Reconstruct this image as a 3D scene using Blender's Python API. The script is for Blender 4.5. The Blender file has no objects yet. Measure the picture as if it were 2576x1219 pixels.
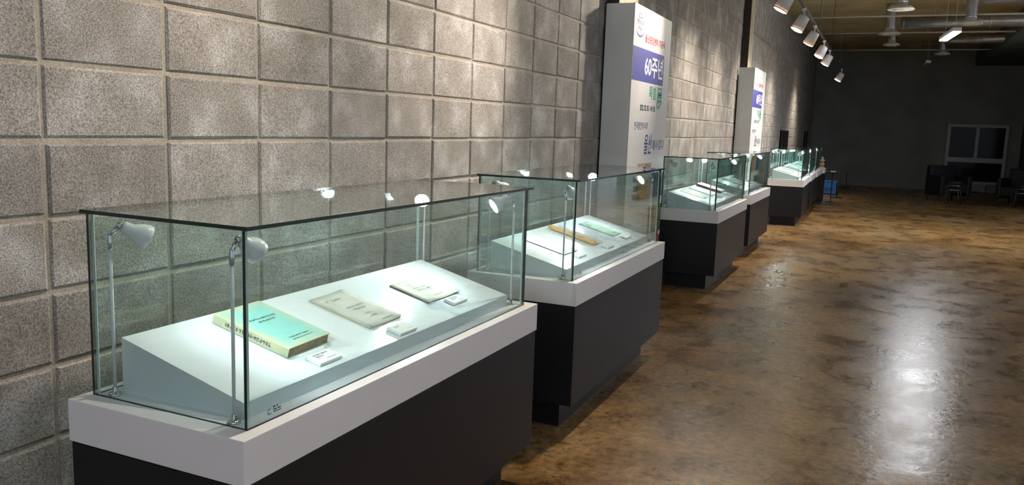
import bpy, bmesh, math, random
from mathutils import Vector, Matrix
random.seed(7)
scene = bpy.context.scene
COL = scene.collection

# ------------------------------------------------------------------ camera
CAM_H = 1.4319
F_PX = 2057.03
cam_data = bpy.data.cameras.new('camera')
cam_data.sensor_width = 36.0
cam_data.lens = F_PX / 2576.0 * 36.0
cam_data.clip_start = 0.02
cam = bpy.data.objects.new('camera', cam_data)
COL.objects.link(cam)
CR = Vector((0.91089869, 0.41121446, 0.03415029))
CU = Vector((-0.08964251, 0.11642495, 0.98914582))
CF = Vector((-0.40277512, 0.90407295, -0.14291363))
cam.matrix_world = Matrix(((CR.x, CU.x, -CF.x, 0), (CR.y, CU.y, -CF.y, 0),
                           (CR.z, CU.z, -CF.z, CAM_H), (0, 0, 0, 1)))
scene.camera = cam

# ------------------------------------------------------------------ world, exposure
world = bpy.data.worlds.new('world')
scene.world = world
world.use_nodes = True
bg = world.node_tree.nodes['Background']
bg.inputs[0].default_value = (0.82, 0.89, 1.0, 1)
bg.inputs[1].default_value = 0.40
scene.view_settings.view_transform = 'Standard'
scene.view_settings.look = 'None'
scene.view_settings.gamma = 1.0
scene.view_settings.use_curve_mapping = False
scene.view_settings.exposure = 1.08
cy = scene.cycles
cy.use_denoising = True
cy.max_bounces = 5
cy.diffuse_bounces = 2
cy.glossy_bounces = 3
cy.use_adaptive_sampling = True
cy.adaptive_threshold = 0.12
cy.adaptive_min_samples = 12
cy.transparent_max_bounces = 24
cy.caustics_reflective = False
cy.caustics_refractive = False
cy.sample_clamp_indirect = 6.0
# lamp settings (the lamps themselves are built with their fittings further down)
TRACK_W = 62.0
TRACK_COL = (1.0, 0.87, 0.73)
CASE_W = 2.3
CASE_COL = (0.78, 0.95, 1.0)
LED_EMIT = 130.0

# ------------------------------------------------------------------ helpers
class MB:
    """collects faces; build() links them as ONE mesh object"""
    def __init__(s):
        s.v, s.f, s.m, s.sm = [], [], [], []
    def face(s, pts, m=0, smooth=False):
        i = len(s.v)
        s.v += [tuple(p) for p in pts]
        s.f.append(tuple(range(i, i + len(pts)))); s.m.append(m); s.sm.append(smooth)
    def mesh(s, verts, faces, m=0, smooth=False):
        i = len(s.v)
        s.v += [tuple(p) for p in verts]
        for f in faces:
            s.f.append(tuple(i + k for k in f)); s.m.append(m); s.sm.append(smooth)
        return s
    def box(s, x0, x1, y0, y1, z0, z1, m=0, bev=0.0):
        if bev > 0:
            bm = bmesh.new()
            bmesh.ops.create_cube(bm, size=1)
            for v in bm.verts:
                v.co = Vector(((x0 + x1) / 2 + v.co.x * (x1 - x0), (y0 + y1) / 2 + v.co.y * (y1 - y0), (z0 + z1) / 2 + v.co.z * (z1 - z0)))
            bmesh.ops.bevel(bm, geom=bm.edges[:], offset=bev, segments=2, profile=0.6, affect='EDGES')
            bm.verts.index_update()
            s.mesh([v.co[:] for v in bm.verts], [[v.index for v in f.verts] for f in bm.faces], m)
            bm.free()
        else:
            v = [(x0, y0, z0), (x1, y0, z0), (x1, y1, z0), (x0, y1, z0), (x0, y0, z1), (x1, y0, z1), (x1, y1, z1), (x0, y1, z1)]
            s.mesh(v, [(0, 3, 2, 1), (4, 5, 6, 7), (0, 1, 5, 4), (1, 2, 6, 5), (2, 3, 7, 6), (3, 0, 4, 7)], m)
        return s
    def prism(s, prof, axis, a0, a1, m=0):
        """prof: list of 2D points, extruded along axis 'x','y' or 'z'"""
        def P(p, a):
            return {'x': (a, p[0], p[1]), 'y': (p[0], a, p[1]), 'z': (p[0], p[1], a)}[axis]
        n = len(prof)
        v = [P(p, a0) for p in prof] + [P(p, a1) for p in prof]
        f = [tuple(range(n))[::-1], tuple(range(n, 2 * n))] + [(i, (i + 1) % n, n + (i + 1) % n, n + i) for i in range(n)]
        return s.mesh(v, f, m)
    def lathe(s, prof, o=(0, 0, 0), d=(0, 0, 1), seg=24, m=0, cap=True):
        """prof: (radius, distance along d)"""
        o = Vector(o); d = Vector(d).normalized()
        a = d.orthogonal().normalized(); b = d.cross(a)
        v, f = [], []
        for r, t in prof:
            for k in range(seg):
                an = 2 * math.pi * k / seg
                v.append(o + d * t + (a * math.cos(an) + b * math.sin(an)) * r)
        for j in range(len(prof) - 1):
            for k in range(seg):
                k2 = (k + 1) % seg
                f.append((j * seg + k, j * seg + k2, (j + 1) * seg + k2, (j + 1) * seg + k))
        s.mesh(v, f, m, True)
        if cap:
            s.face(v[:seg][::-1], m); s.face(v[-seg:], m)
        return s
    def tube(s, pts, r, seg=12, m=0):
        for p, q in zip(pts[:-1], pts[1:]):
            p, q = Vector(p), Vector(q)
            s.lathe([(r, 0), (r, (q - p).length)], p, q - p, seg, m)
        return s
    def data(s, name, mats):
        me = bpy.data.meshes.new(name)
        me.from_pydata(s.v, [], s.f)
        for k, p in enumerate(me.polygons):
            p.material_index = s.m[k]; p.use_smooth = s.sm[k]
        for m in (mats if isinstance(mats, (list, tuple)) else [mats]):
            me.materials.append(m)
        bm = bmesh.new(); bm.from_mesh(me)
        bmesh.ops.remove_doubles(bm, verts=bm.verts, dist=1e-6)
        bmesh.ops.recalc_face_normals(bm, faces=bm.faces)
        bm.to_mesh(me); bm.free()
        return me
    def build(s, name, mats, parent=None):
        o = bpy.data.objects.new(name, s.data(name, mats))
        COL.objects.link(o)
        if parent: o.parent = parent
        return o

def tag(o, label=None, cat=None, group=None, kind=None):
    if label: o['label'] = label
    if cat: o['category'] = cat
    if group: o['group'] = group
    if kind: o['kind'] = kind
    return o

def empty(name, loc, rz=0.0):
    o = bpy.data.objects.new(name, None)
    COL.objects.link(o)
    o.location = loc; o.rotation_euler = (0, 0, rz); o.empty_display_size = 0.05
    return o

def copy_tree(o, parent=None):
    c = o.copy(); COL.objects.link(c); c.parent = parent
    for ch in list(o.children): copy_tree(ch, c)
    return c

# ------------------------------------------------------------------ materials
def new_mat(name):
    m = bpy.data.materials.new(name); m.use_nodes = True
    nt = m.node_tree
    return m, nt, nt.nodes['Principled BSDF']

def N(nt, t, **kw):
    n = nt.nodes.new(t)
    for k, v in kw.items():
        if k.startswith('i_'):
            n.inputs[k[2:].replace('_', ' ')].default_value = v
        else: setattr(n, k, v)
    return n

def ramp(nt, src, stops):
    r = nt.nodes.new('ShaderNodeValToRGB')
    e = r.color_ramp.elements
    while len(e) < len(stops): e.new(0.5)
    for el, (p, c) in zip(e, stops):
        el.position = p; el.color = c if len(c) == 4 else (*c, 1)
    nt.links.new(src, r.inputs[0])
    return r.outputs[0]

def g3(v): return (v, v, v)

def mixc(nt, fac, a, b, mode='MIX'):
    n = nt.nodes.new('ShaderNodeMix'); n.data_type = 'RGBA'; n.blend_type = mode
    for sock, val in ((n.inputs[0], fac), (n.inputs[6], a), (n.inputs[7], b)):
        if hasattr(val, 'links') or isinstance(val, bpy.types.NodeSocket): nt.links.new(val, sock)
        elif isinstance(val, (int, float)): sock.default_value = val
        else: sock.default_value = (*val, 1) if len(val) == 3 else val
    return n.outputs[2]

def paint(name, col, rough=0.5, metal=0.0, var=0.06, scale=30.0, bump=0.0, spec=0.5, coords='Object'):
    """plain paint / plastic / metal with a little tonal grain"""
    m, nt, b = new_mat(name)
    tc = N(nt, 'ShaderNodeTexCoord')
    nz = N(nt, 'ShaderNodeTexNoise', i_Scale=scale, i_Detail=4.0)
    nt.links.new(tc.outputs[coords], nz.inputs['Vector'])
    lo = tuple(max(0, c * (1 - var)) for c in col); hi = tuple(min(1, c * (1 + var)) for c in col)
    nt.links.new(ramp(nt, nz.outputs[0], [(0.3, lo), (0.7, hi)]), b.inputs['Base Color'])
    b.inputs['Roughness'].default_value = rough
    b.inputs['Metallic'].default_value = metal
    b.inputs['Specular IOR Level'].default_value = spec
    if bump:
        bp = N(nt, 'ShaderNodeBump', i_Strength=bump, i_Distance=0.002)
        nt.links.new(nz.outputs[0], bp.inputs['Height']); nt.links.new(bp.outputs[0], b.inputs['Normal'])
    return m

def emitter(name, col, strength):
    m, nt, b = new_mat(name)
    b.inputs['Base Color'].default_value = (*col, 1)
    b.inputs['Emission Color'].default_value = (*col, 1)
    b.inputs['Emission Strength'].default_value = strength
    return m

def make_block_mat():
    m, nt, b = new_mat('concrete_block')
    geo = N(nt, 'ShaderNodeNewGeometry')
    oi = N(nt, 'ShaderNodeObjectInfo')
    att = N(nt, 'ShaderNodeAttribute', attribute_name='tone')
    fine = N(nt, 'ShaderNodeTexNoise', i_Scale=210.0, i_Detail=3.0, i_Roughness=0.65)
    mid = N(nt, 'ShaderNodeTexNoise', i_Scale=5.5, i_Detail=5.0, i_Roughness=0.55)
    pits = N(nt, 'ShaderNodeTexVoronoi', i_Scale=150.0)
    for n in (fine, mid, pits): nt.links.new(geo.outputs['Position'], n.inputs['Vector'])
    base = ramp(nt, mid.outputs[0], [(0.25, (0.245, 0.225, 0.20)), (0.52, (0.335, 0.312, 0.288)), (0.74, (0.50, 0.485, 0.475))])
    tone = ramp(nt, oi.outputs['Random'], [(0.0, g3(0.86)), (1.0, g3(1.14))])
    c1 = mixc(nt, 1.0, base, tone, 'MULTIPLY')
    grain = ramp(nt, fine.outputs[0], [(0.32, g3(0.35)), (0.5, g3(1.0)), (0.68, g3(1.6))])
    c2 = mixc(nt, 0.85, c1, grain, 'MULTIPLY')
    pit = ramp(nt, pits.outputs['Distance'], [(0.0, g3(0.35)), (0.22, g3(1.0))])
    pm = N(nt, 'ShaderNodeTexNoise', i_Scale=60.0)
    nt.links.new(geo.outputs['Position'], pm.inputs['Vector'])
    pitm = ramp(nt, pm.outputs[0], [(0.52, g3(0)), (0.6, g3(0.8))])
    c3 = mixc(nt, pitm, c2, mixc(nt, 1.0, c2, pit, 'MULTIPLY'))
    nt.links.new(c3, b.inputs['Base Color'])
    b.inputs['Roughness'].default_value = 0.95
    b.inputs['Specular IOR Level'].default_value = 0.15
    bp = N(nt, 'ShaderNodeBump', i_Strength=0.55, i_Distance=0.003)
    nt.links.new(fine.outputs[0], bp.inputs['Height']); nt.links.new(bp.outputs[0], b.inputs['Normal'])
    return m

def make_mortar_mat():
    m, nt, b = new_mat('mortar')
    geo = N(nt, 'ShaderNodeNewGeometry')
    n1 = N(nt, 'ShaderNodeTexNoise', i_Scale=9.0, i_Detail=5.0)
    n2 = N(nt, 'ShaderNodeTexNoise', i_Scale=160.0, i_Detail=2.0)
    for n in (n1, n2): nt.links.new(geo.outputs['Position'], n.inputs['Vector'])
    c = ramp(nt, n1.outputs[0], [(0.3, (0.33, 0.29, 0.23)), (0.7, (0.45, 0.40, 0.33))])
    c = mixc(nt, 0.5, c, ramp(nt, n2.outputs[0], [(0.3, g3(0.6)), (0.7, g3(1.3))]), 'MULTIPLY')
    nt.links.new(c, b.inputs['Base Color'])
    b.inputs['Roughness'].default_value = 0.95
    bp = N(nt, 'ShaderNodeBump', i_Strength=0.5, i_Distance=0.003)
    nt.links.new(n2.outputs[0], bp.inputs['Height']); nt.links.new(bp.outputs[0], b.inputs['Normal'])
    return m

def make_floor_mat():
    m, nt, b = new_mat('sealed_concrete_floor')
    geo = N(nt, 'ShaderNodeNewGeometry')
    def noise(sc, det, rough=0.55, dist=0.0):
        n = N(nt, 'ShaderNodeTexNoise', i_Scale=sc, i_Detail=det, i_Roughness=rough, i_Distortion=dist)
        nt.links.new(geo.outputs['Position'], n.inputs['Vector']); return n
    big = noise(0.7, 6, 0.6, 0.5); mid = noise(3.2, 7, 0.65, 0.6); fine = noise(26, 5, 0.65); grit = noise(150, 2)
    c = ramp(nt, big.outputs[0], [(0.30, (0.080, 0.042, 0.014)), (0.43, (0.20, 0.110, 0.036)), (0.52, (0.29, 0.175, 0.068)), (0.60, (0.22, 0.150, 0.080)), (0.72, (0.33, 0.25, 0.155))])
    c = mixc(nt, 0.75, c, ramp(nt, mid.outputs[0], [(0.30, (0.40, 0.33, 0.26)), (0.48, (1.02, 0.97, 0.90)), (0.66, (1.6, 1.52, 1.4))]), 'MULTIPLY')
    c = mixc(nt, 0.75, c, ramp(nt, fine.outputs[0], [(0.34, g3(0.30)), (0.5, g3(1.0)), (0.66, g3(1.55))]), 'MULTIPLY')
    spot = noise(17, 3, 0.5)
    c = mixc(nt, ramp(nt, spot.outputs[0], [(0.68, g3(0)), (0.74, g3(0.75))]), c, (0.03, 0.02, 0.012))
    c = mixc(nt, 0.7, c, ramp(nt, grit.outputs[0], [(0.32, g3(0.5)), (0.68, g3(1.5))]), 'MULTIPLY')
    pv = N(nt, 'ShaderNodeTexVoronoi', i_Scale=38.0); nt.links.new(geo.outputs['Position'], pv.inputs['Vector'])
    pmask = noise(2.3, 3)
    pit = mixc(nt, 1.0, ramp(nt, pv.outputs['Distance'], [(0.10, g3(1)), (0.20, g3(0))]), ramp(nt, pmask.outputs[0], [(0.50, g3(0)), (0.58, g3(0.9))]), 'MULTIPLY')
    c = mixc(nt, pit, c, (0.018, 0.012, 0.008))
    nt.links.new(c, b.inputs['Base Color'])
    r = ramp(nt, mid.outputs[0], [(0.3, g3(0.22)), (0.7, g3(0.36))])
    nt.links.new(r, b.inputs['Roughness'])
    b.inputs['Specular IOR Level'].default_value = 0.42
    wav = noise(9, 4, 0.6, 0.4)
    bp1 = N(nt, 'ShaderNodeBump', i_Strength=0.09, i_Distance=0.012)
    nt.links.new(wav.outputs[0], bp1.inputs['Height'])
    bp2 = N(nt, 'ShaderNodeBump', i_Strength=0.45, i_Distance=0.003)
    nt.links.new(fine.outputs[0], bp2.inputs['Height']); nt.links.new(bp1.outputs[0], bp2.inputs['Normal'])
    nt.links.new(bp2.outputs[0], b.inputs['Normal'])
    return m

def make_glass(name, tint, f0=0.045):
    m = bpy.data.materials.new(name); m.use_nodes = True
    nt = m.node_tree; nt.nodes.clear()
    out = N(nt, 'ShaderNodeOutputMaterial')
    tr = N(nt, 'ShaderNodeBsdfTransparent'); tr.inputs[0].default_value = (*tint, 1)
    gl = N(nt, 'ShaderNodeBsdfGlossy'); gl.inputs['Roughness'].default_value = 0.0
    gl.inputs[0].default_value = (1, 1, 1, 1)
    lw = N(nt, 'ShaderNodeLayerWeight', i_Blend=0.5)
    pw = N(nt, 'ShaderNodeMath', operation='POWER'); pw.inputs[1].default_value = 5.0
    mu = N(nt, 'ShaderNodeMath', operation='MULTIPLY_ADD'); mu.inputs[1].default_value = 1 - f0; mu.inputs[2].default_value = f0
    mx = N(nt, 'ShaderNodeMixShader')
    nt.links.new(lw.outputs['Facing'], pw.inputs[0]); nt.links.new(pw.outputs[0], mu.inputs[0])
    nt.links.new(mu.outputs[0], mx.inputs[0]); nt.links.new(tr.outputs[0], mx.inputs[1]); nt.links.new(gl.outputs[0], mx.inputs[2])
    nt.links.new(mx.outputs[0], out.inputs[0])
    return m

M = {}
M['block'] = make_block_mat()
M['mortar'] = make_mortar_mat()
M['floor'] = make_floor_mat()
M['glass'] = make_glass('case_glass', (0.905, 0.963, 0.952))
M['acrylic'] = make_glass('clear_acrylic', (0.93, 0.95, 0.95), 0.08)
M['glass_edge'] = paint('glass_cut_edge', (0.012, 0.03, 0.027), 0.12, var=0.2)
M['joint'] = paint('clear_joint', (0.66, 0.80, 0.76), 0.25)
M['white'] = paint('white_lacquer', (0.78, 0.76, 0.76), 0.38, var=0.015, scale=12)
M['board'] = paint('white_display_board', (0.74, 0.77, 0.79), 0.30, var=0.012, scale=9)
M['black'] = paint('black_laminate', (0.011, 0.011, 0.014), 0.42, var=0.12, scale=60, spec=0.3)
M['chrome'] = paint('chrome', (0.55, 0.55, 0.58), 0.12, metal=1.0, var=0.03)
M['lampwhite'] = paint('lamp_white', (0.80, 0.80, 0.82), 0.28, var=0.01)
M['bulb'] = emitter('lamp_bulb', (0.90, 0.97, 1.0), 60.0)
M['paper'] = paint('aged_paper', (0.58, 0.56, 0.50), 0.75, var=0.10, scale=14)
M['cream'] = paint('cream_paper', (0.68, 0.65, 0.53), 0.75, var=0.08, scale=10)
M['whitepaper'] = paint('white_paper', (0.80, 0.80, 0.78), 0.7, var=0.04, scale=14)
M['ink'] = paint('ink', (0.04, 0.045, 0.06), 0.6)
M['ink_soft'] = paint('faded_ink', (0.30, 0.30, 0.31), 0.7)
M['teal'] = None
M['pages'] = paint('book_pages', (0.30, 0.215, 0.12), 0.85, var=0.25, scale=60)
M['wood'] = paint('pale_wood', (0.66, 0.36, 0.12), 0.45, var=0.12, scale=25)
M['greenpaper'] = paint('green_paper', (0.38, 0.55, 0.40), 0.7, var=0.08, scale=20)
M['maroon'] = paint('maroon_cover', (0.13, 0.025, 0.03), 0.5)
M['darkedge'] = paint('dark_cover_edge', (0.07, 0.055, 0.045), 0.6)
M['tan'] = paint('tan_cover', (0.60, 0.47, 0.27), 0.65, var=0.1)

def make_teal():
    m, nt, b = new_mat('faded_teal_cover')
    tc = N(nt, 'ShaderNodeTexCoord')
    sx = N(nt, 'ShaderNodeSeparateXYZ'); nt.links.new(tc.outputs['Generated'], sx.inputs[0])
    # yellowed towards the worn rim of the cover
    def edge(sock):
        a = N(nt, 'ShaderNodeMath', operation='SUBTRACT'); a.inputs[1].default_value = 0.5; nt.links.new(sock, a.inputs[0])
        c = N(nt, 'ShaderNodeMath', operation='ABSOLUTE'); nt.links.new(a.outputs[0], c.inputs[0]); return c.outputs[0]
    mx = N(nt, 'ShaderNodeMath', operation='MAXIMUM')
    nt.links.new(edge(sx.outputs[0]), mx.inputs[0]); nt.links.new(edge(sx.outputs[1]), mx.inputs[1])
    nz = N(nt, 'ShaderNodeTexNoise', i_Scale=9.0, i_Detail=6.0); nt.links.new(tc.outputs['Generated'], nz.inputs['Vector'])
    ad = N(nt, 'ShaderNodeMath', operation='MULTIPLY_ADD'); ad.inputs[1].default_value = 0.30
    nt.links.new(nz.outputs[0], ad.inputs[0]); nt.links.new(mx.outputs[0], ad.inputs[2])
    c = ramp(nt, ad.outputs[0], [(0.46, (0.24, 0.52, 0.46)), (0.58, (0.36, 0.53, 0.42)), (0.66, (0.50, 0.48, 0.29))])
    nt.links.new(c, b.inputs['Base Color']); b.inputs['Roughness'].default_value = 0.6
    return m
M['teal'] = make_teal()
M['spine'] = paint('yellowed_spine', (0.48, 0.46, 0.29), 0.7, var=0.12, scale=18)

# ------------------------------------------------------------------ room shell
WX = -1.978
Y_BACK = 26.0
Z_CEIL = 3.85
floor = MB().box(-2.25, 7.0, -6.0, Y_BACK + 0.3, -0.12, 0.0).build('floor', M['floor']); tag(floor, kind='structure')
M['ceil'] = paint('ceiling_deck', (0.50, 0.42, 0.22), 0.9, var=0.25, scale=1.3, coords='Object')
ceil = MB().box(-2.25, 5.0, 0.0, Y_BACK + 0.3, Z_CEIL, Z_CEIL + 0.15).build('ceiling', M['ceil']); tag(ceil, kind='structure')
M['darkwall'] = paint('dark_grey_plaster', (0.24, 0.25, 0.235), 0.9, var=0.12, scale=1.5)
wb = MB().box(-2.25, 3.6, Y_BACK, Y_BACK + 0.2, 0, Z_CEIL).build('wall_back', M['darkwall']); tag(wb, kind='structure')
M['greenwall'] = paint('dark_green_plaster', (0.07, 0.10, 0.085), 0.9, var=0.15, scale=1.5)
wr = MB().box(3.4, 3.6, 20.0, Y_BACK, 0, Z_CEIL).build('wall_right', M['greenwall']); tag(wr, kind='structure')

# left wall: mortar bed + single blocks in stack bond
wl = MB().box(-2.25, WX - 0.007, -3.0, Y_BACK, 0, Z_CEIL).build('wall_left', M['mortar']); tag(wl, kind='structure')
CP, RP = 0.4021, 0.2
Y0, ZR = 1.4463, CAM_H - 0.0845
JT = 0.012
def block_mb(w, h, seed, x=0.0, y=0.0, z=0.0):
    """face towards +X, arrises chamfered, corners slightly uneven"""
    r = random.Random(seed)
    b = MB(); ch = 0.005; back = -0.03
    j = lambda s: (r.random() - 0.5) * s
    o = [(-w / 2, -h / 2), (w / 2, -h / 2), (w / 2, h / 2), (-w / 2, h / 2)]
    outer = [(x - ch, y + p[0] + j(0.003), z + p[1] + j(0.003)) for p in o]
    inner = [(x, y + (p[0] - math.copysign(ch + abs(j(0.006)), p[0])), z + (p[1] - math.copysign(ch + abs(j(0.006)), p[1]))) for p in o]
    rear = [(x + back, q[1], q[2]) for q in outer]
    b.face(inner)
    for k in range(4):
        k2 = (k + 1) % 4
        b.face([outer[k], outer[k2], inner[k2], inner[k]])
        b.face([rear[k], rear[k2], outer[k2], outer[k]])
    return b
cells = []
for c in range(-11, 62):
    ya = Y0 + c * CP; yb = ya + CP
    if ya < -3.0: continue
    yb = min(yb, Y_BACK)
    if yb - ya < 0.05: continue
    for r in range(-7, 13):
        za = max(0.0, ZR + r * RP); zb = min(Z_CEIL, za + RP if r > -7 else ZR + (r + 1) * RP)
        cells.append((c, r, ya, yb, za, zb))
def seen_area(cl):
    us, vs = [], []
    for y in (cl[2], cl[3]):
        for z in (cl[4], cl[5]):
            p = Vector((WX, y, z - CAM_H)); d = p.dot(CF)
            if d < 0.3: return 0
            us.append(min(max(1288 + F_PX * p.dot(CR) / d, 0), 2576)); vs.append(min(max(609.5 - F_PX * p.dot(CU) / d, 0), 1219))
    return (max(us) - min(us)) * (max(vs) - min(vs))
cells.sort(key=seen_area, reverse=True)
full_variants = [block_mb(CP - JT, RP - JT, 100 + k).data('block', M['block']) for k in range(6)]
rest = MB()
rng = random.Random(3)
for i, cl in enumerate(cells):
    w, h = cl[3] - cl[2] - JT, cl[5] - cl[4] - JT
    yc, zc = (cl[2] + cl[3]) / 2, (cl[4] + cl[5]) / 2
    dx, dy, dz = rng.uniform(-0.0025, 0.0015), rng.uniform(-0.0025, 0.0025), rng.uniform(-0.002, 0.002)
    whole = abs(cl[5] - cl[4] - RP) < 1e-3 and abs(cl[3] - cl[2] - CP) < 1e-3
    if i < 299:
        me = full_variants[rng.randrange(6)] if whole else block_mb(w, h, i).data('block', M['block'])
        o = bpy.data.objects.new('block', me); COL.objects.link(o)
        o.location = (WX + dx, yc + dy, zc + dz); o.parent = wl
    else:
        rb = block_mb(w, h, i, WX + dx, yc + dy, zc + dz)
        rest.mesh(rb.v, rb.f)
ro = rest.build('blocks', M['block'], wl); tag(ro, kind='stuff')

# two piers on the block wall, behind the sign boxes
M['pier'] = paint('beige_pier', (0.50, 0.43, 0.30), 0.85, var=0.1, scale=6)
M['pierdark'] = paint('pier_side_shade', (0.035, 0.025, 0.022), 0.6)  # shade on the near side of the piers, put into the colour
for n, (ya, yb) in enumerate(((6.05, 6.58), (12.32, 12.78))):
    p = MB()
    p.box(WX - 0.005, WX + 0.085, ya, yb, 0, Z_CEIL, 0, 0.004)
    p.box(WX - 0.005, WX + 0.10, ya - 0.03, ya, 0, Z_CEIL, 1)
    t = p.build('trim_%d' % (n + 1), [M['pier'], M['pierdark']]); tag(t, kind='structure')

# ------------------------------------------------------------------ lettering
def text_mesh(body, bold=0.0):
    c = bpy.data.curves.new('lettering', 'FONT'); c.body = body; c.offset = bold; c.size = 1.0
    c.resolution_u = 3; c.extrude = 0.0
    o = bpy.data.objects.new('lettering', c); COL.objects.link(o)
    bpy.context.view_layer.update()
    me = bpy.data.meshes.new_from_object(o.evaluated_get(bpy.context.evaluated_depsgraph_get()))
    bpy.data.objects.remove(o); bpy.data.curves.remove(c)
    return me
def lettering(name, body, mat, parent, org, u, v, w, h, bold=0.0, shear=0.0, lift=0.0008, tiny=False):
    """flat print: fits body into the w x h rectangle whose lower left corner is org; u, v span it.
    Each word becomes a part of its own unless the print is tiny"""
    words = body.split(' ')
    if len(words) > 1 and not tiny:
        n = [len(k) * (0.55 if k.isascii() else 1.0) for k in words]; gap = 0.30
        tot = sum(n) + gap * (len(n) - 1); a = 0.0; o = None
        for k, wd in zip(n, words):
            if wd == '~':
                o = lettering(name, wd, mat, parent, Vector(org) + Vector(u) * (w * a / tot) + Vector(v) * (h * 0.35), u, v, w * k / tot, h * 0.25, bold, shear, lift)
            else:
                o = lettering(name, wd, mat, parent, Vector(org) + Vector(u) * (w * a / tot), u, v, w * k / tot, h, bold, shear, lift)
            a += k + gap
        return o
    me = text_mesh(body, bold)
    xs = [p.co.x for p in me.vertices]; ys = [p.co.y for p in me.vertices]
    x0, x1, y0, y1 = min(xs), max(xs), min(ys), max(ys)
    org, u, v = Vector(org), Vector(u).normalized(), Vector(v).normalized()
    n = u.cross(v)
    for p in me.vertices:
        a = (p.co.x - x0) / (x1 - x0) * w; b = (p.co.y - y0) / (y1 - y0) * h
        p.co = org + u * (a + shear * b) + v * b + n * lift
    me.materials.clear(); me.materials.append(mat); me.name = name
    o = bpy.data.objects.new(name, me); COL.objects.link(o); o.parent = parent
    return o
def marks(mb, org, u, v, w, h, n, seed=0, m=0, lift=0.0006):
    """a line of print too small to read: n little upright and level strokes"""
    r = random.Random(seed); org, u, v = Vector(org), Vector(u).normalized(), Vector(v).normalized()
    nn = u.cross(v); s = w / n
    for k in range(n):
        a0 = k * s + s * 0.10
        cw = s * 0.78
        for _ in range(3):
            if r.random() < 0.5:
                b0 = r.random() * 0.75 * h; q = [(a0, b0), (a0 + cw, b0), (a0 + cw, b0 + h * 0.2), (a0, b0 + h * 0.2)]
            else:
                aa = a0 + r.random() * cw * 0.7; q = [(aa, 0), (aa + cw * 0.24, 0), (aa + cw * 0.24, h), (aa, h)]
            mb.face([org + u * x + v * y + nn * (lift + _ * 0.00005) for x, y in q], m)

# ------------------------------------------------------------------ display cases
CL, CW = 1.6505, 0.5617
ZPT, ZPB, ZGT, ZBB = 0.7256, 0.6179, 1.1929, 0.1407
SL = -0.2575
def wz(lx): return 0.767 + SL * (lx + 0.092)
CASES = [(-1.215, 1.324, -0.007), (-1.212, 3.459, -0.001), (-1.277, 7.351, -0.004), (-1.311, 9.595, -0.004),
         (-1.067, 13.429, 0.023), (-1.095, 15.27, 0.021), (-1.117, 16.96, 0.007)]
ORD = ['nearest', 'second', 'third', 'fourth', 'fifth', 'sixth', 'seventh']
WB, WF, WN, WE = -0.487, -0.090, 0.100, 1.553   # display board: back, front, near end, far end
def make_case():
    root = empty('display_case', (0, 0, 0))
    MB().box(-CW + 0.004, -0.004, 0.004, CL - 0.004, ZBB, ZPB - 0.004, 0, 0.0015).build('cabinet_body', M['black'], root)
    MB().box(-CW + 0.09, -0.093, 0.093, CL - 0.093, 0.0, ZBB).build('toe_kick', M['black'], root)
    MB().box(-CW, 0, 0, CL, ZPB, ZPT, 0, 0.002).build('plinth_top', M['white'], root)
    MB().box(-CW + 0.006, -0.006, 0.006, CL - 0.006, ZPB - 0.004, ZPB).build('shadow_gap', M['black'], root)
    MB().prism([(WB, ZPT), (WF, ZPT), (WF, wz(WF)), (WB, wz(WB))], 'y', WN, WE).build('display_board', M['board'], root)
    gf, gb, gn, ge, th, zt = -0.037, -0.537, 0.052, CL - 0.052, 0.008, ZGT - 0.009
    def pane(x0, x1, y0, y1, z0, z1, thin):
        b = MB().box(x0, x1, y0, y1, z0, z1)
        for k, f in enumerate(b.f):
            pts = [Vector(b.v[i]) for i in f]
            nrm = (pts[1] - pts[0]).cross(pts[2] - pts[0]).normalized()
            b.m[k] = 0 if abs(nrm[thin]) > 0.9 else 1
        o = b.build('glass_pane', [M['glass'], M['glass_edge']], root)
        return o
    pane(gf - th, gf, gn, ge, ZPT, zt, 0)
    pane(gb, gb + th, gn, ge, ZPT, zt, 0)
    pane(gb + th, gf - th, gn, gn + th, ZPT, zt, 1)
    pane(gb + th, gf - th, ge - th, ge, ZPT, zt, 1)
    tp = pane(-CW + 0.019, -0.019, 0.0387, CL - 0.0387, zt, ZGT, 2); tp.name = 'glass_top'
    for (x, y) in ((gf - th, gn + th), (gf - th, ge - th), (gb + th, gn + th), (gb + th, ge - th)):
        sx = -1 if x > -0.3 else 1; sy = 1 if y < 0.8 else -1
        MB().prism([(x, y), (x + sx * 0.008, y), (x, y + sy * 0.008)], 'z', ZPT, zt).build('glue_joint', M['joint'], root)
    # maker's mark printed low on the front pane
    mk = MB()
    pts = []
    for k in range(11):
        an = math.radians(60 + k * 27)
        pts.append((0.0075 * math.cos(an), 0.0075 * math.sin(an)))
    X = gf + 0.0006
    for k in range(10):
        (a, b), (c, d) = pts[k], pts[k + 1]
        mk.face([(X, 0.125 + a, 0.748 + b), (X, 0.125 + c, 0.748 + d), (X, 0.125 + c * 0.72, 0.748 + d * 0.72), (X, 0.125 + a * 0.72, 0.748 + b * 0.72)])
    for a0, a1, z0, z1 in ((0.137, 0.144, 0.7545, 0.759), (0.149, 0.153, 0.7545, 0.759), (0.137, 0.150, 0.748, 0.7515), (0.153, 0.164, 0.748, 0.7515), (0.137, 0.165, 0.743, 0.7452)):
        mk.face([(X, a0, z0), (X, a1, z0), (X, a1, z1), (X, a0, z1)])
    tag(mk.build('maker_mark', M['ink'], root), kind='stuff')
    return root
case0 = make_case()
CASE_OBJ = []
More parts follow.
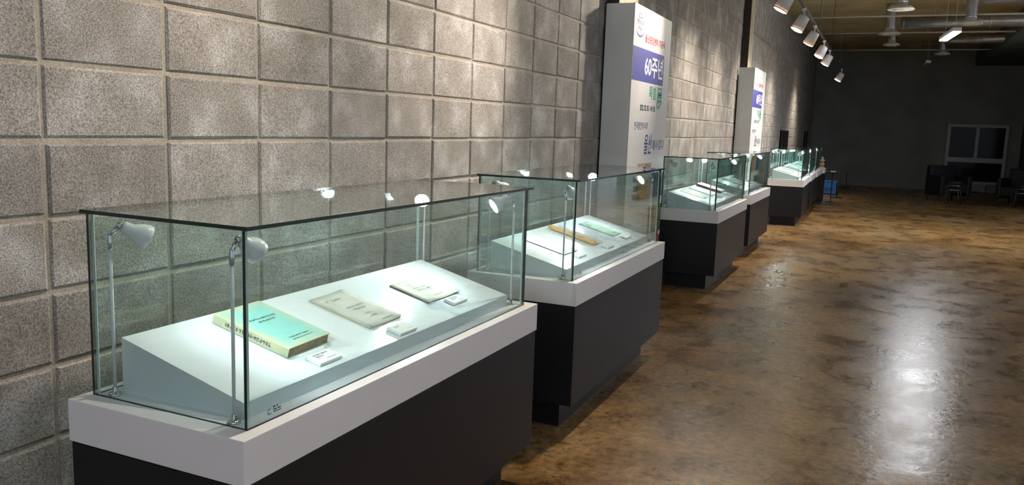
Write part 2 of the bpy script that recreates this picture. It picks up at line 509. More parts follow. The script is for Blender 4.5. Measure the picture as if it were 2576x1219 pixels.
for i, (x, y, r) in enumerate(CASES):
    o = case0 if i == 0 else copy_tree(case0)
    o.location = (x, y, 0); o.rotation_euler = (0, 0, r)
    extra = ['holding a thick green book', 'holding a wooden scroll roller', 'holding a maroon book, past the first sign',
             'holding a dark framed sheet, before the second sign', 'first one past the second sign',
             'second one past the second sign', 'third one past the second sign'][i]
    tag(o, 'glass display case on black base, %s' % extra, 'display case', 'glass display cases along the block wall')
    CASE_OBJ.append(o)
def to_world(i, p):
    x, y, r = CASES[i]
    c, s = math.cos(r), math.sin(r)
    return Vector((x + c * p[0] - s * p[1], y + s * p[0] + c * p[1], p[2]))

# ------------------------------------------------------------------ case lamps
def make_lamp(d):
    root = empty('display_lamp', (0, 0, 0))
    d = Vector(d).normalized()
    hd = Vector((d.x, d.y, 0)).normalized()
    MB().lathe([(0.0165, 0), (0.0165, 0.003), (0.013, 0.006), (0.0068, 0.008), (0.0062, 0.020), (0.004, 0.022)]).build('base', M['chrome'], root)
    MB().lathe([(0.0042, 0.02), (0.0042, 0.372)], seg=12).build('pole', M['lampwhite'], root)
    j = MB().lathe([(0.005, 0.368), (0.0066, 0.372), (0.0066, 0.404), (0.005, 0.407)], seg=14)
    top = Vector((0, 0, 0.402)); arm = top + hd * 0.022 + Vector((0, 0, 0.026))
    j.tube([top, arm], 0.0058, 12)
    j.lathe([(0.004, -0.006), (0.007, -0.004), (0.007, 0.004), (0.004, 0.006)], arm, hd.cross(Vector((0, 0, 1))), 12)
    j.build('swivel_joint', M['chrome'], root)
    o = arm + d * 0.006
    sh = MB()
    sh.lathe([(0.008, 0), (0.0135, 0.002), (0.0155, 0.007), (0.0165, 0.024), (0.020, 0.031), (0.0265, 0.043), (0.0300, 0.056), (0.0308, 0.069),
              (0.0294, 0.069), (0.0284, 0.056), (0.025, 0.044), (0.011, 0.034)], o, d, 28)
    s = sh.build('lamp_shade', M['lampwhite'], root)
    side = hd.cross(Vector((0, 0, 1)))
    for sg in (-1, 1):
        MB().lathe([(0.0024, 0), (0.0024, 0.0008)], o + d * 0.030 + side * sg * 0.0175, side * sg, 10).build('vent_hole', M['ink'], s)
    MB().lathe([(0.010, 0.040), (0.0205, 0.052), (0.0220, 0.057), (0.0185, 0.060), (0.009, 0.062)], o, d, 24).build('bulb', M['bulb'], root)
    ld = bpy.data.lights.new('lamp_light', 'SPOT')
    ld.energy = CASE_W; ld.color = CASE_COL; ld.spot_size = math.radians(105); ld.spot_blend = 0.75; ld.shadow_soft_size = 0.02
    lo = bpy.data.objects.new('lamp_light', ld); COL.objects.link(lo); lo.parent = root
    lo.matrix_local = Matrix.Translation(o + d * 0.071) @ (-d).to_track_quat('Z', 'Y').to_matrix().to_4x4()
    return root
LAMPS = [((-0.489, 0.078), (0.34, 0.60, -0.36), 'wall side, near end'), ((-0.100, 0.078), (-0.06, 0.72, -0.42), 'aisle side, near end'),
         ((-0.085, 1.576), (-0.42, -0.50, -0.36), 'aisle side, far end'), ((-0.489, 1.576), (0.28, -0.62, -0.36), 'wall side, far end')]
for (px, py), d, where in LAMPS:
    proto = make_lamp(d)
    for i in range(7):
        o = proto if i == 0 else copy_tree(proto)
        o.location = to_world(i, (px, py, ZPT)); o.rotation_euler = (0, 0, CASES[i][2])
        tag(o, 'small white stem lamp in the %s case, %s' % (ORD[i], where), 'lamp', 'stem lamps inside the cases')

# ------------------------------------------------------------------ exhibits
def slab_frame(i, lx, ly, rot=0.0):
    """world matrix whose local x runs along the case, local y up the sloping board"""
    x, y, r = CASES[i]
    org = to_world(i, (lx, ly, wz(lx)))
    U = Vector((0, 1, 0)); V = Vector((-1, 0, -SL)).normalized(); Nn = U.cross(V)
    if Nn.z < 0: Nn = -Nn
    m = Matrix((( U.x, V.x, Nn.x), (U.y, V.y, Nn.y), (U.z, V.z, Nn.z))).to_4x4()
    return Matrix.Translation(org) @ Matrix.Rotation(r, 4, 'Z') @ m @ Matrix.Rotation(rot, 4, 'Z')
def thing(name, label, cat, mat, group=None):
    o = empty(name, (0, 0, 0)); o.matrix_world = mat
    return tag(o, label, cat, group)
EX, EY, EZ = (1, 0, 0), (0, 1, 0), (0, 0, 1)
LIFT = 0.0006

def acrylic_stops(i, pts, which):
    for k, (lx, ly, rot) in enumerate(pts):
        t = thing('acrylic_stop', 'clear acrylic corner stop at the %s' % which[k], 'stop', slab_frame(i, lx, ly, rot), 'acrylic stops holding the exhibits')
        MB().box(0, 0.030, -0.006, 0.0, LIFT, 0.011, 0, 0.0008).build('long_leg', M['acrylic'], t)
        MB().box(-0.006, 0.0, -0.006, 0.026, LIFT, 0.011, 0, 0.0008).build('short_leg', M['acrylic'], t)

def caption(i, lx, ly, w, h, label, lines, rot=0.0, th=0.010, mat='whitepaper'):
    t = thing('caption_block', label, 'label', slab_frame(i, lx, ly, rot), 'caption blocks in the cases')
    MB().box(0, w, 0, h, LIFT, th, 0, 0.0012).build('acrylic_block', M['white'], t)
    MB().box(0.002, w - 0.002, 0.002, h - 0.002, th, th + 0.0006).build('caption_card', M[mat], t)
    pr = MB(); any_m = False
    for (kind, body, a, b, lw, lh) in lines:
        if kind == 'T':
            lettering('caption_lettering', body, M['ink'], t, (a, b, th + 0.0006), EX, EY, lw, lh, 0.012, lift=0.0004, tiny=True)['kind'] = 'stuff'
        else:
            marks(pr, (a, b, th + 0.0006), EX, EY, lw, lh, body, seed=int(lx * 1000) + int(b * 9999), lift=0.0004); any_m = True
    if any_m: tag(pr.build('small_print', M['ink'], t), kind='stuff')
    return t

def sheet(name, label, cat, i, lx, ly, w, h, th, mats, rot=0.0, curl=0.0, group=None, under=None):
    """thin booklet: cover with slightly waved rim over a page block"""
    t = thing(name, label, cat, slab_frame(i, lx, ly, rot), group)
    nx, ny = 9, 9
    b = MB(); rr = random.Random(int(ly * 1000) + i)
    def zz(a, c):
        e = 0.0
        e += curl * max(0, (a - 0.72)) * max(0, (0.45 - c)) * 4
        e += 0.0010 * math.sin(5 * a + 3 * c + i) + 0.0007 * math.sin(11 * a - 7 * c)
        e += curl * 0.5 * max(0, c - 0.8) * max(0, a - 0.55) * 6
        return th + max(0, e) + 0.0006
    grid = [[(a / (nx - 1) * w, c / (ny - 1) * h, zz(a / (nx - 1), c / (ny - 1))) for a in range(nx)] for c in range(ny)]
    vs = [p for row in grid for p in row] + [(p[0], p[1], p[2] - 0.0006) for row in grid for p in row]
    K = nx * ny; fs = []
    for c in range(ny - 1):
        for a in range(nx - 1):
            q = (c * nx + a, c * nx + a + 1, (c + 1) * nx + a + 1, (c + 1) * nx + a)
            fs.append(q); fs.append(tuple(K + k for k in q[::-1]))
    rim = [(0, a) for a in range(nx)] + [(c, nx - 1) for c in range(1, ny)] + [(ny - 1, a) for a in range(nx - 2, -1, -1)] + [(c, 0) for c in range(ny - 2, 0, -1)]
    for k in range(len(rim)):
        p, q = rim[k], rim[(k + 1) % len(rim)]
        a, c = p[0] * nx + p[1], q[0] * nx + q[1]
        fs.append((a, c, K + c, K + a))
    b.mesh(vs, fs, 0, True)
    b.build('cover', M[mats[0]], t)
    MB().box(0.002, w - 0.002, 0.002, h - 0.002, LIFT, th - 0.0002).build('pages', M[mats[1]], t)
    return t

# --- nearest case: thick teal book
BW, BH, BT = 0.186, 0.262, 0.030
bk = thing('thick_book', 'thick faded teal green book with yellowed spine in nearest case', 'book', slab_frame(0, -0.187, 0.366, 0.035))
MB().box(0.002, BW - 0.003, 0.003, BH - 0.003, 0.0022, BT - 0.0018).build('pages', M['pages'], bk)
MB().box(0.003, BW, 0, BH, BT - 0.0018, BT).build('front_cover', M['teal'], bk)
MB().box(0.003, BW, 0, BH, LIFT, 0.0022).build('back_cover', M['teal'], bk)
MB().prism([(0, LIFT + 0.002), (0.003, LIFT), (0.003, BT), (0, BT - 0.002)], 'y', 0, BH).build('spine', M['spine'], bk)
pr = MB()
marks(pr, (0.045, 0.170, BT), EX, EY, 0.105, 0.0085, 12, 1); marks(pr, (0.060, 0.152, BT), EX, EY, 0.072, 0.0085, 8, 2)
marks(pr, (0.055, 0.042, BT), EX, EY, 0.085, 0.006, 12, 3); marks(pr, (0.055, 0.030, BT), EX, EY, 0.090, 0.004, 16, 4)
tag(pr.build('cover_print', M['ink'], bk), kind='stuff')
pr = MB(); marks(pr, (0, 0.222, 0.010), (0, -1, 0), EZ, 0.165, 0.011, 16, 5)
tag(pr.build('spine_print', M['ink'], bk), kind='stuff')
# --- nearest case: two papers
d2 = sheet('envelope', 'grey-cream stamped envelope lying beside the thick book', 'envelope', 0, -0.182, 0.748, 0.182, 0.242, 0.005, ('paper', 'tan'), 0.02, 0.012)
pr = MB()
zt = 0.0072
marks(pr, (0.030, 0.190, zt), EX, EY, 0.016, 0.014, 2, 6); marks(pr, (0.062, 0.192, zt), EX, EY, 0.045, 0.011, 5, 7)
marks(pr, (0.060, 0.128, zt), EX, EY, 0.085, 0.010, 10, 8); marks(pr, (0.070, 0.110, zt), EX, EY, 0.070, 0.010, 7, 9)
marks(pr, (0.085, 0.072, zt), EX, EY, 0.030, 0.009, 3, 10); marks(pr, (0.085, 0.052, zt), EX, EY, 0.036, 0.009, 4, 11); marks(pr, (0.095, 0.014, zt), EX, EY, 0.060, 0.011, 6, 12)
for k in range(14):
    a0, a1 = k * 2 * math.pi / 14, (k + 1) * 2 * math.pi / 14
    pr.face([(0.125 + 0.014 * math.cos(a) * s, 0.058 + 0.014 * math.sin(a) * s, zt + 0.0007) for a, s in ((a0, 1), (a1, 1), (a1, 0.9), (a0, 0.9))])
tag(pr.build('stamped_print', M['ink_soft'], d2), kind='stuff')
d3 = sheet('booklet', 'thin cream booklet at the far end of the nearest case', 'booklet', 0, -0.204, 1.137, 0.224, 0.172, 0.004, ('cream', 'darkedge'), 0.0, 0.016)
pr = MB()
marks(pr, (0.055, 0.100, 0.0062), EX, EY, 0.095, 0.008, 11, 13); marks(pr, (0.065, 0.083, 0.0062), EX, EY, 0.095, 0.009, 7, 14); marks(pr, (0.085, 0.072, 0.0062), EX, EY, 0.070, 0.005, 12, 15)
marks(pr, (0.085, 0.026, 0.0062), EX, EY, 0.060, 0.007, 8, 16); marks(pr, (0.06, 0.135, 0.0062), EX, EY, 0.03, 0.004, 4, 17)
tag(pr.build('cover_print', M['ink_soft'], d3), kind='stuff')
acrylic_stops(0, [(-0.184, 0.372, 0.035), (-0.178, 0.536, 1.6), (-0.179, 0.755, 0.02), (-0.180, 0.924, 1.6), (-0.201, 1.140, 0), (-0.203, 1.356, 1.6)],
              ['near lower corner of the green book', 'far lower corner of the green book', 'near lower corner of the envelope',
               'far lower corner of the envelope', 'near lower corner of the cream booklet', 'far lower corner of the cream booklet'])
caption(0, -0.108, 0.405, 0.095, 0.052, 'white caption block in front of the thick green book',
        [('T', '울산공업센터 건설을 위한', 0.014, 0.036, 0.062, 0.0085), ('T', '기술용역보고서', 0.014, 0.026, 0.034, 0.0078), ('M', 5, 0.014, 0.019, 0.011, 0.003), ('M', 14, 0.044, 0.012, 0.040, 0.0035)])
caption(0, -0.101, 0.791, 0.097, 0.054, 'white caption block in front of the stamped envelope',
        [('M', 8, 0.016, 0.038, 0.03, 0.004), ('M', 6, 0.016, 0.031, 0.02, 0.004), ('M', 9, 0.06, 0.011, 0.028, 0.003)])
caption(0, -0.144, 1.216, 0.099, 0.046, 'white caption block beside the cream booklet',
        [('M', 13, 0.014, 0.034, 0.060, 0.005), ('M', 12, 0.014, 0.026, 0.055, 0.005), ('M', 7, 0.014, 0.019, 0.03, 0.004), ('M', 12, 0.045, 0.009, 0.042, 0.0035)])
# --- second case
dA = sheet('document', 'off-white document with dark edge nearest in the second case', 'document', 1, -0.190, 0.331, 0.196, 0.246, 0.005, ('whitepaper', 'darkedge'), 0.0, 0.004)
pr = MB(); marks(pr, (0.09, 0.165, 0.0074), EX, EY, 0.035, 0.008, 3, 21); marks(pr, (0.08, 0.130, 0.0074), EX, EY, 0.05, 0.008, 4, 22); marks(pr, (0.13, 0.03, 0.0074), EX, EY, 0.04, 0.008, 3, 23)
tag(pr.build('cover_print', M['ink_soft'], dA), kind='stuff')
sc_ = thing('paper_scroll', 'grey paper scroll with orange wooden roller in the second case', 'scroll', slab_frame(1, -0.178, 0.770))
MB().lathe([(0.006, 0), (0.0125, 0.001), (0.0135, 0.012), (0.012, 0.28), (0.011, 0.289), (0.005, 0.290)], (0.010, 0.0, 0.0142), (0, 1, 0), 20).build('wooden_roller', M['wood'], sc_)
pg = MB()
prev = None
for k in range(13):
    t_ = k / 12; x_ = 0.016 + t_ * 0.135; z_ = 0.0012 + 0.010 * (1 - t_) ** 2 + 0.006 * max(0, t_ - 0.75) * 4 * t_
    if prev: pg.mesh([(prev[0], 0.004, prev[1]), (x_, 0.004, z_), (x_, 0.282, z_), (prev[0], 0.282, prev[1]),
                      (prev[0], 0.004, prev[1] + 0.0005), (x_, 0.004, z_ + 0.0005), (x_, 0.282, z_ + 0.0005), (prev[0], 0.282, prev[1] + 0.0005)],
                     [(0, 1, 2, 3), (4, 5, 6, 7), (0, 1, 5, 4), (3, 2, 6, 7), (1, 2, 6, 5), (0, 3, 7, 4)])
    prev = (x_, z_)
pg.build('unrolled_paper', M['paper'], sc_)
dG = sheet('document', 'pale green certificate at the far end of the second case', 'document', 1, -0.198, 1.170, 0.162, 0.226, 0.003, ('greenpaper', 'whitepaper'), 0.0, 0.003)
pr = MB(); marks(pr, (0.02, 0.16, 0.0052), EX, EY, 0.035, 0.035, 3, 31); marks(pr, (0.06, 0.16, 0.0052), EX, EY, 0.02, 0.035, 2, 32); marks(pr, (0.10, 0.11, 0.0052), EX, EY, 0.012, 0.01, 1, 33); marks(pr, (0.09, 0.02, 0.0052), EX, EY, 0.05, 0.02, 4, 34)
tag(pr.build('certificate_print', M['ink'], dG), kind='stuff')
L3 = [('M', 5, 0.014, 0.028, 0.030, 0.005), ('M', 4, 0.014, 0.020, 0.022, 0.004), ('M', 5, 0.06, 0.008, 0.03, 0.003)]
caption(1, -0.128, 0.380, 0.112, 0.045, 'white caption block in front of the dark-edged document', L3)
caption(1, -0.112, 0.812, 0.106, 0.045, 'white caption block in front of the wooden scroll roller', L3)
caption(1, -0.132, 1.222, 0.118, 0.042, 'white caption block in front of the pale green certificate', L3)
# --- third case
sheet('booklet', 'thin beige booklet nearest in the third case', 'booklet', 2, -0.217, 0.395, 0.170, 0.240, 0.006, ('cream', 'tan'), 0.02, 0.004)
sheet('booklet', 'white booklet in the middle of the third case', 'booklet', 2, -0.217, 0.800, 0.185, 0.245, 0.008, ('whitepaper', 'paper'), 0.02, 0.004)
rb = thing('hardback_book', 'white hardback book with maroon spine in the third case', 'book', slab_frame(2, -0.212, 1.225, 0.02))
MB().box(0.003, 0.245, 0.003, 0.262, 0.003, 0.022).build('pages', M['whitepaper'], rb)
MB().box(0.004, 0.25, 0, 0.265, 0.022, 0.0245).build('front_cover', M['whitepaper'], rb)
MB().box(0.0, 0.25, 0, 0.265, LIFT, 0.003).build('back_cover', M['maroon'], rb)
MB().box(-0.002, 0.004, 0, 0.265, LIFT, 0.0245, 0, 0.001).build('spine', M['maroon'], rb)
for k, (lx, ly, lab) in enumerate(((-0.128, 0.49, 'thin beige booklet'), (-0.142, 0.90, 'white booklet'), (-0.145, 1.30, 'maroon book'))):
    caption(2, lx, ly, 0.095, 0.045, 'white caption block in front of the %s, third case' % lab, L3)
cb = thing('small_box', 'small white upright box beside the maroon book', 'box', slab_frame(2, -0.180, 1.505))
MB().box(0, 0.034, 0, 0.028, LIFT, 0.030, 0, 0.002).build('box_body', M['white'], cb)
MB().box(-0.001, 0.035, -0.001, 0.029, 0.030, 0.036, 0, 0.001).build('box_lid', M['whitepaper'], cb)
# --- fourth case
sheet('booklet', 'beige booklet nearest in the fourth case', 'booklet', 3, -0.217, 0.555, 0.255, 0.225, 0.006, ('cream', 'darkedge'), 0.0, 0.004)
fr = thing('framed_sheet', 'dark framed sheet in the fourth case', 'frame', slab_frame(3, -0.222, 1.238))
MB().box(0.012, 0.145, 0.012, 0.195, LIFT, 0.006).build('sheet', M['paper'], fr)
for (a, b, c, d) in ((0, 0.157, 0, 0.013), (0, 0.157, 0.194, 0.207), (0, 0.013, 0.013, 0.194), (0.144, 0.157, 0.013, 0.194)):
    MB().box(a, b, c, d, LIFT, 0.014, 0, 0.001).build('frame_bar', M['maroon' if c > 0.1 else 'darkedge'], fr)
for k, (lx, ly, lab) in enumerate(((-0.142, 0.64, 'beige booklet'), (-0.142, 1.29, 'framed sheet'))):
    caption(3, lx, ly, 0.095, 0.045, 'white caption block in front of the %s, fourth case' % lab, L3)
# --- fifth to seventh cases
for i in (4, 5, 6):
    for k, (ly, w, mt, nm) in enumerate(((0.22, 0.24, 'whitepaper', 'nearest'), (0.66, 0.26, 'whitepaper', 'middle one'), (1.12, 0.24, 'cream', 'farthest'))):
        sheet('booklet', 'pale open booklet, %s in the %s case' % (nm, ORD[i]), 'booklet', i, -0.23, ly, w, 0.22, 0.012, (mt, 'paper'), 0.0, 0.006)
    for k, (ly, nm) in enumerate(((0.28, 'nearest'), (0.72, 'middle'), (1.18, 'farthest'))):
        caption(i, -0.145, ly, 0.10, 0.045, 'white caption block before the %s booklet, %s case' % (nm, ORD[i]), [])

# ------------------------------------------------------------------ sign boxes
M['signwhite'] = paint('sign_white', (0.74, 0.73, 0.72), 0.5, var=0.015, scale=3)
M['sign_side'] = paint('sign_side_foam', (0.76, 0.77, 0.76), 0.6, var=0.02, scale=5)
M['p_blue'] = paint('print_blue', (0.055, 0.06, 0.32), 0.5)
M['p_navy'] = paint('print_navy', (0.02, 0.03, 0.18), 0.5)
M['p_red'] = paint('print_red', (0.50, 0.02, 0.03), 0.5)
M['p_green'] = paint('print_green', (0.05, 0.36, 0.22), 0.5)
M['p_white'] = paint('print_white', (0.85, 0.85, 0.86), 0.5)
M['p_black'] = paint('print_black', (0.02, 0.02, 0.02), 0.5)
M['p_orange'] = paint('print_ochre', (0.62, 0.36, 0.12), 0.5, var=0.15, scale=14)
M['p_photo_blue'] = paint('print_blue_picture', (0.035, 0.09, 0.20), 0.5, var=0.7, scale=9)
M['p_photo_green'] = paint('print_green_picture', (0.03, 0.13, 0.08), 0.5, var=0.7, scale=9)
def make_sign(x0, x1, y0, L, H, label):
    root = empty('sign_box', ((x0 + x1) / 2, y0, 0))
    hw = (x1 - x0) / 2
    MB().box(-hw, hw - 0.010, 0, 0.012, 0, H, 0, 0.001).build('side_panel', M['sign_side'], root)
    MB().box(-hw, hw - 0.010, L - 0.012, L, 0, H, 0, 0.001).build('side_panel', M['sign_side'], root)
    MB().box(hw - 0.010, hw, 0, L, 0, H + 0.004, 0, 0.001).build('printed_face', M['signwhite'], root)
    for zz in (0.6, 1.6, H - 0.02):
        MB().box(hw - 0.05, hw - 0.010, 0.012, L - 0.012, zz - 0.015, zz, 0).build('inner_brace', M['sign_side'], root)
    X = hw + 0.0003
    U, V = (0, 1, 0), (0, 0, 1)
    def put(name, body, mat, a, b, w, h, bold=0.0, shear=0.0, lift=0.0006): return lettering(name, body, M[mat], root, (X, a, b), U, V, w, h, bold, shear, lift)
    def patch(name, mat, a0, a1, b0, b1, lift=0.0):
        return MB().box(X, X + 0.0004 + lift, a0, a1, b0, b1).build(name, M[mat], root)
    # emblem: blue cap, brushed word, smile
    e = empty('emblem', (0, 0, 0)); e.parent = root
    cap = MB()
    o_ = [(0.115, 2.252), (0.215, 2.252), (0.215, 2.268), (0.195, 2.286), (0.165, 2.290), (0.135, 2.286), (0.115, 2.268)]
    cap.prism([(p[0], p[1]) for p in o_], 'x', X, X + 0.0006); cap.build('emblem_cap', M['p_blue'], e)
    ip = [(0.165 + (p[0] - 0.165) * 0.78, 2.270 + (p[1] - 2.270) * 0.70) for p in o_]
    ic = MB().prism(ip, 'x', X + 0.0006, X + 0.0010); M.setdefault('p_lilac', paint('print_lilac', (0.42, 0.40, 0.62), 0.5)); ic.build('emblem_cap_field', M['p_lilac'], e)
    lettering('emblem_lettering', '행복남구', M['p_black'], e, (X, 0.075, 2.200), U, V, 0.19, 0.045, 0.0, lift=0.0006)
    for (a, b, c, d, mt) in ((0.125, 2.168, 0.012, 0.026, 'p_red'), (0.165, 2.155, 0.009, 0.036, 'p_black'), (0.200, 2.165, 0.010, 0.024, 'p_navy')):
        MB().prism([(a, b), (a + c, b + 0.004), (a + c * 0.9, b + d), (a + c * 0.2, b + d)], 'x', X, X + 0.0006).build('emblem_stroke', M[mt], e)
    sm = MB(); n = 20
    for k in range(n):
        def P(t, s):
            an = math.pi * (1 + t); r1 = 0.105; th = 0.018 * math.sin(math.pi * t) + 0.001
            return (X + 0.0006, 0.165 + (r1 - s * th) * math.cos(an), 2.172 + (0.060 - s * th * 0.8) * math.sin(an))
        sm.face([P(k / n, 0), P((k + 1) / n, 0), P((k + 1) / n, 1), P(k / n, 1)])
    sm.build('emblem_smile', M['p_blue'], e)
    put('heading_lettering', '울산공업센터 기공식', 'p_red', 0.317, 2.092, 0.615, 0.062, 0.026)
    patch('blue_band', 'p_blue', 0.004, 0.940, 1.792, 2.040)
    put('anniversary_lettering', '60주년', 'p_white', 0.345, 1.838, 0.565, 0.168, 0.022, lift=0.0012)
    put('special_lettering', '특별', 'p_green', 0.520, 1.668, 0.215, 0.105, 0.020)
    put('exhibition_lettering', '展', 'p_green', 0.762, 1.578, 0.185, 0.195, 0.016)
    put('date_lettering', '2022. 02. 03. ~ 04. 30.', 'p_black', 0.275, 1.573, 0.465, 0.045, 0.022)
    put('slogan_lettering', '한국발전의 시작', 'p_navy', 0.140, 1.424, 0.39, 0.060, 0.004, 0.08)
    put('slogan_lettering', '울산', 'p_navy', 0.450, 1.230, 0.225, 0.160, 0.012, 0.1)
    put('slogan_lettering', '에서 찾다', 'p_navy', 0.700, 1.257, 0.395, 0.088, 0.006, 0.08)
    patch('ochre_picture', 'p_orange', 0.30, 0.72, 0.855, 1.158)
    patch('blue_picture', 'p_photo_blue', 0.765, L - 0.004, 0.86, 1.068)
    patch('green_picture', 'p_photo_green', 0.70, L - 0.004, 0.555, 0.79)
    patch('red_patch', 'p_red', 1.02, L - 0.004, 0.30, 0.515)
    put('brush_lettering', '울산', 'p_navy', 0.50, 1.075, 0.20, 0.075, 0.006, 0.1, 0.0012)
    put('english_lettering', 'GROUNDBREAKING', 'p_black', 0.192, 1.018, 0.388, 0.046, 0.02, lift=0.0012)
    put('english_lettering', 'CEREMONY', 'p_black', 0.200, 0.944, 0.222, 0.040, 0.02, lift=0.0012)
    put('english_lettering', 'FOR THE', 'p_black', 0.199, 0.872, 0.192, 0.043, 0.02, lift=0.0012)
    tag(root, label, 'sign', 'white exhibition sign boxes')
    return root
make_sign(-1.962, -1.742, 5.98, 1.14, 2.342, 'tall white exhibition sign box between the second and third cases')
make_sign(-1.962, -1.742, 12.14, 1.19, 2.342, 'tall white exhibition sign box between the fourth and fifth cases')

# ------------------------------------------------------------------ track lighting
M['trackblack'] = paint('track_black', (0.02, 0.02, 0.02), 0.5)
M['lens'] = emitter('spot_lens', (1.0, 0.86, 0.62), 26.0)
M['rim'] = paint('amber_rim', (0.60, 0.35, 0.20), 0.4)
TX, TZ = -1.01, 2.93
rail = empty('track_rail', (TX, 0, TZ)); tag(rail, 'black lighting track hanging above the display cases', 'light track')
MB().box(-0.017, 0.017, -0.5, 16.9, 0, 0.02).build('rail_channel', M['trackblack'], rail)
for k, yy in enumerate((1.2, 4.2, 7.2, 10.2, 13.2, 16.2)):
    MB().lathe([(0.004, 0.02), (0.004, Z_CEIL - TZ)], (0, yy, 0), seg=8).build('hanger_rod', M['trackblack'], rail)
def make_spot(d=(-0.46, -0.08, -0.88), power=1.0, ang=118):
    root = empty('track_spotlight', (0, 0, 0))
    d = Vector(d).normalized()
    MB().box(-0.016, 0.016, -0.045, 0.045, -0.028, 0, 0, 0.002).build('track_adapter', M['lampwhite'], root)
    MB().lathe([(0.011, -0.028), (0.011, -0.12)], d=(0, 0, 1), seg=12).build('stem', M['lampwhite'], root)
    o = Vector((0, 0, -0.115)) - d * 0.02
    MB().lathe([(0.03, -0.012), (0.062, 0), (0.066, 0.02), (0.078, 0.17), (0.074, 0.17), (0.070, 0.15), (0.02, 0.14)], o, d, 28).build('housing', M['lampwhite'], root)
    MB().lathe([(0.079, 0.166), (0.080, 0.172), (0.079, 0.178), (0.072, 0.178), (0.072, 0.166)], o, d, 28, cap=False).build('rim', M['rim'], root)
    MB().lathe([(0.074, 0.166), (0.073, 0.176), (0.055, 0.184), (0.02, 0.188)], o, d, 24).build('lens', M['lens'], root)
    ld = bpy.data.lights.new('spot_light', 'SPOT'); ld.energy = TRACK_W * power; ld.color = TRACK_COL
    ld.spot_size = math.radians(ang); ld.spot_blend = 1.0; ld.shadow_soft_size = 0.05
    lo = bpy.data.objects.new('spot_light', ld); COL.objects.link(lo); lo.parent = root
    lo.matrix_local = Matrix.Translation(o + d * 0.20) @ (-d).to_track_quat('Z', 'Y').to_matrix().to_4x4()
    return root
spot0 = make_spot()
SPOTS = [(8.97, 'half cut off by the top of the picture', 0), (10.68, 'first one wholly in view', 0.25), (12.35, 'second one wholly in view', -0.2),
         (14.30, 'third one wholly in view', 0.3), (15.87, 'fourth one wholly in view', -0.1), (20.4, 'farthest one, alone near the dark end', 0)]
for i, (yy, w, rz) in enumerate(SPOTS):
    o = spot0 if i == 0 else copy_tree(spot0)
    o.location = (TX, yy, TZ); o.rotation_euler = (0, 0, rz)
    tag(o, 'white track spotlight, %s' % w, 'spotlight', 'track spotlights')
# the same track goes on above the picture; unseen heads added there to light the near wall
for yy, d, pw, ang, w in ((7.26, (-0.36, -0.80, -0.48), 1.35, 86, 'just above the top of the picture, swung towards the near wall'),
                          (4.7, (-0.36, -0.66, -0.66), 1.8, 88, 'above the second case, swung towards the near wall'),
                          (2.6, (-0.38, -0.55, -0.74), 0.75, 95, 'above the nearest case, swung towards the near wall')):
    o = make_spot(d, pw, ang)
    o.location = (TX, yy, TZ)
    tag(o, 'added unseen white track spotlight %s' % w, 'spotlight', 'track spotlights')
far_rail = empty('track_rail', (TX, 20.4, TZ)); tag(far_rail, 'short black track piece holding the farthest spotlight', 'light track')
MB().box(-0.017, 0.017, -0.4, 0.4, 0, 0.02).build('rail_channel', M['trackblack'], far_rail)
MB().lathe([(0.004, 0.02), (0.004, Z_CEIL - TZ)], (0, 0.2, 0), seg=8).build('hanger_rod', M['trackblack'], far_rail)

# ------------------------------------------------------------------ ceiling services
M['led'] = emitter('led_tube_panel', (0.93, 0.96, 1.0), LED_EMIT)
M['ledoff'] = paint('led_panel_unlit', (0.40, 0.42, 0.40), 0.4)
M['galv'] = paint('galvanised_duct', (0.42, 0.43, 0.44), 0.35, metal=0.85, var=0.15, scale=7)
M['diffuser'] = paint('diffuser_white', (0.55, 0.54, 0.48), 0.6)
M['conduit'] = paint('conduit_white', (0.50, 0.49, 0.45), 0.45)
def pendant(x, y, z, L, lit, label, w=0.11):
    root = empty('linear_pendant_light', (x, y, z)); tag(root, label, 'light', 'linear pendant lights')
    MB().box(-w / 2, w / 2, -L / 2, L / 2, 0.008, 0.06, 0, 0.003).build('housing', M['lampwhite'], root)
    MB().box(-w / 2 + 0.004, w / 2 - 0.004, -L / 2 + 0.004, L / 2 - 0.004, -0.006, 0.008, 0, 0.003).build('light_strip', M['led'] if lit else M['ledoff'], root)
    for s in (-0.35, 0.35):
        MB().lathe([(0.003, 0.06), (0.003, Z_CEIL - z)], (0, s * L, 0), seg=6).build('wire', M['diffuser'], root)
    return root
p1 = pendant(0.735, 13.62, 2.9, 1.17, True, 'lit white linear pendant light under the dark ceiling'); p1.rotation_euler.z = 0.09
p2 = pendant(0.80, 22.6, 3.2, 1.17, False, 'unlit linear pendant light near the dark back wall')
def diffuser(x, y, z, r, label):
    root = empty('air_diffuser', (x, y, z)); tag(root, label, 'air vent', 'round air diffusers')
    MB().lathe([(r, 0), (r, 0.015), (r * 0.8, 0.05), (r * 0.45, 0.07), (r * 0.45, 0.10)], seg=28).build('cone', M['diffuser'], root)
    MB().lathe([(r * 0.55, -0.012), (r * 0.6, 0.0), (r * 0.3, 0.003)], seg=24).build('centre_plate', M['diffuser'], root)
    nk = MB(); pf = []
    zt = Z_CEIL - z; n = max(4, int(zt / 0.035))
    for k in range(n + 1):
        pf.append((r * 0.42 + (0.012 if k % 2 else 0), 0.09 + (zt - 0.09) * k / n))
    nk.lathe(pf, seg=20).build('flexible_neck', M['galv'], root)
    return root
diffuser(0.06, 13.7, 3.3, 0.185, 'round white air diffuser high at the top edge, above the spotlights')
diffuser(-0.08, 16.9, 3.3, 0.19, 'round air diffuser between the two thin ceiling pipes')
diffuser(-0.03, 18.9, 3.3, 0.16, 'small round air diffuser just behind another, over the aisle')
diffuser(1.12, 15.6, 3.3, 0.19, 'round air diffuser beside the lit pendant light')
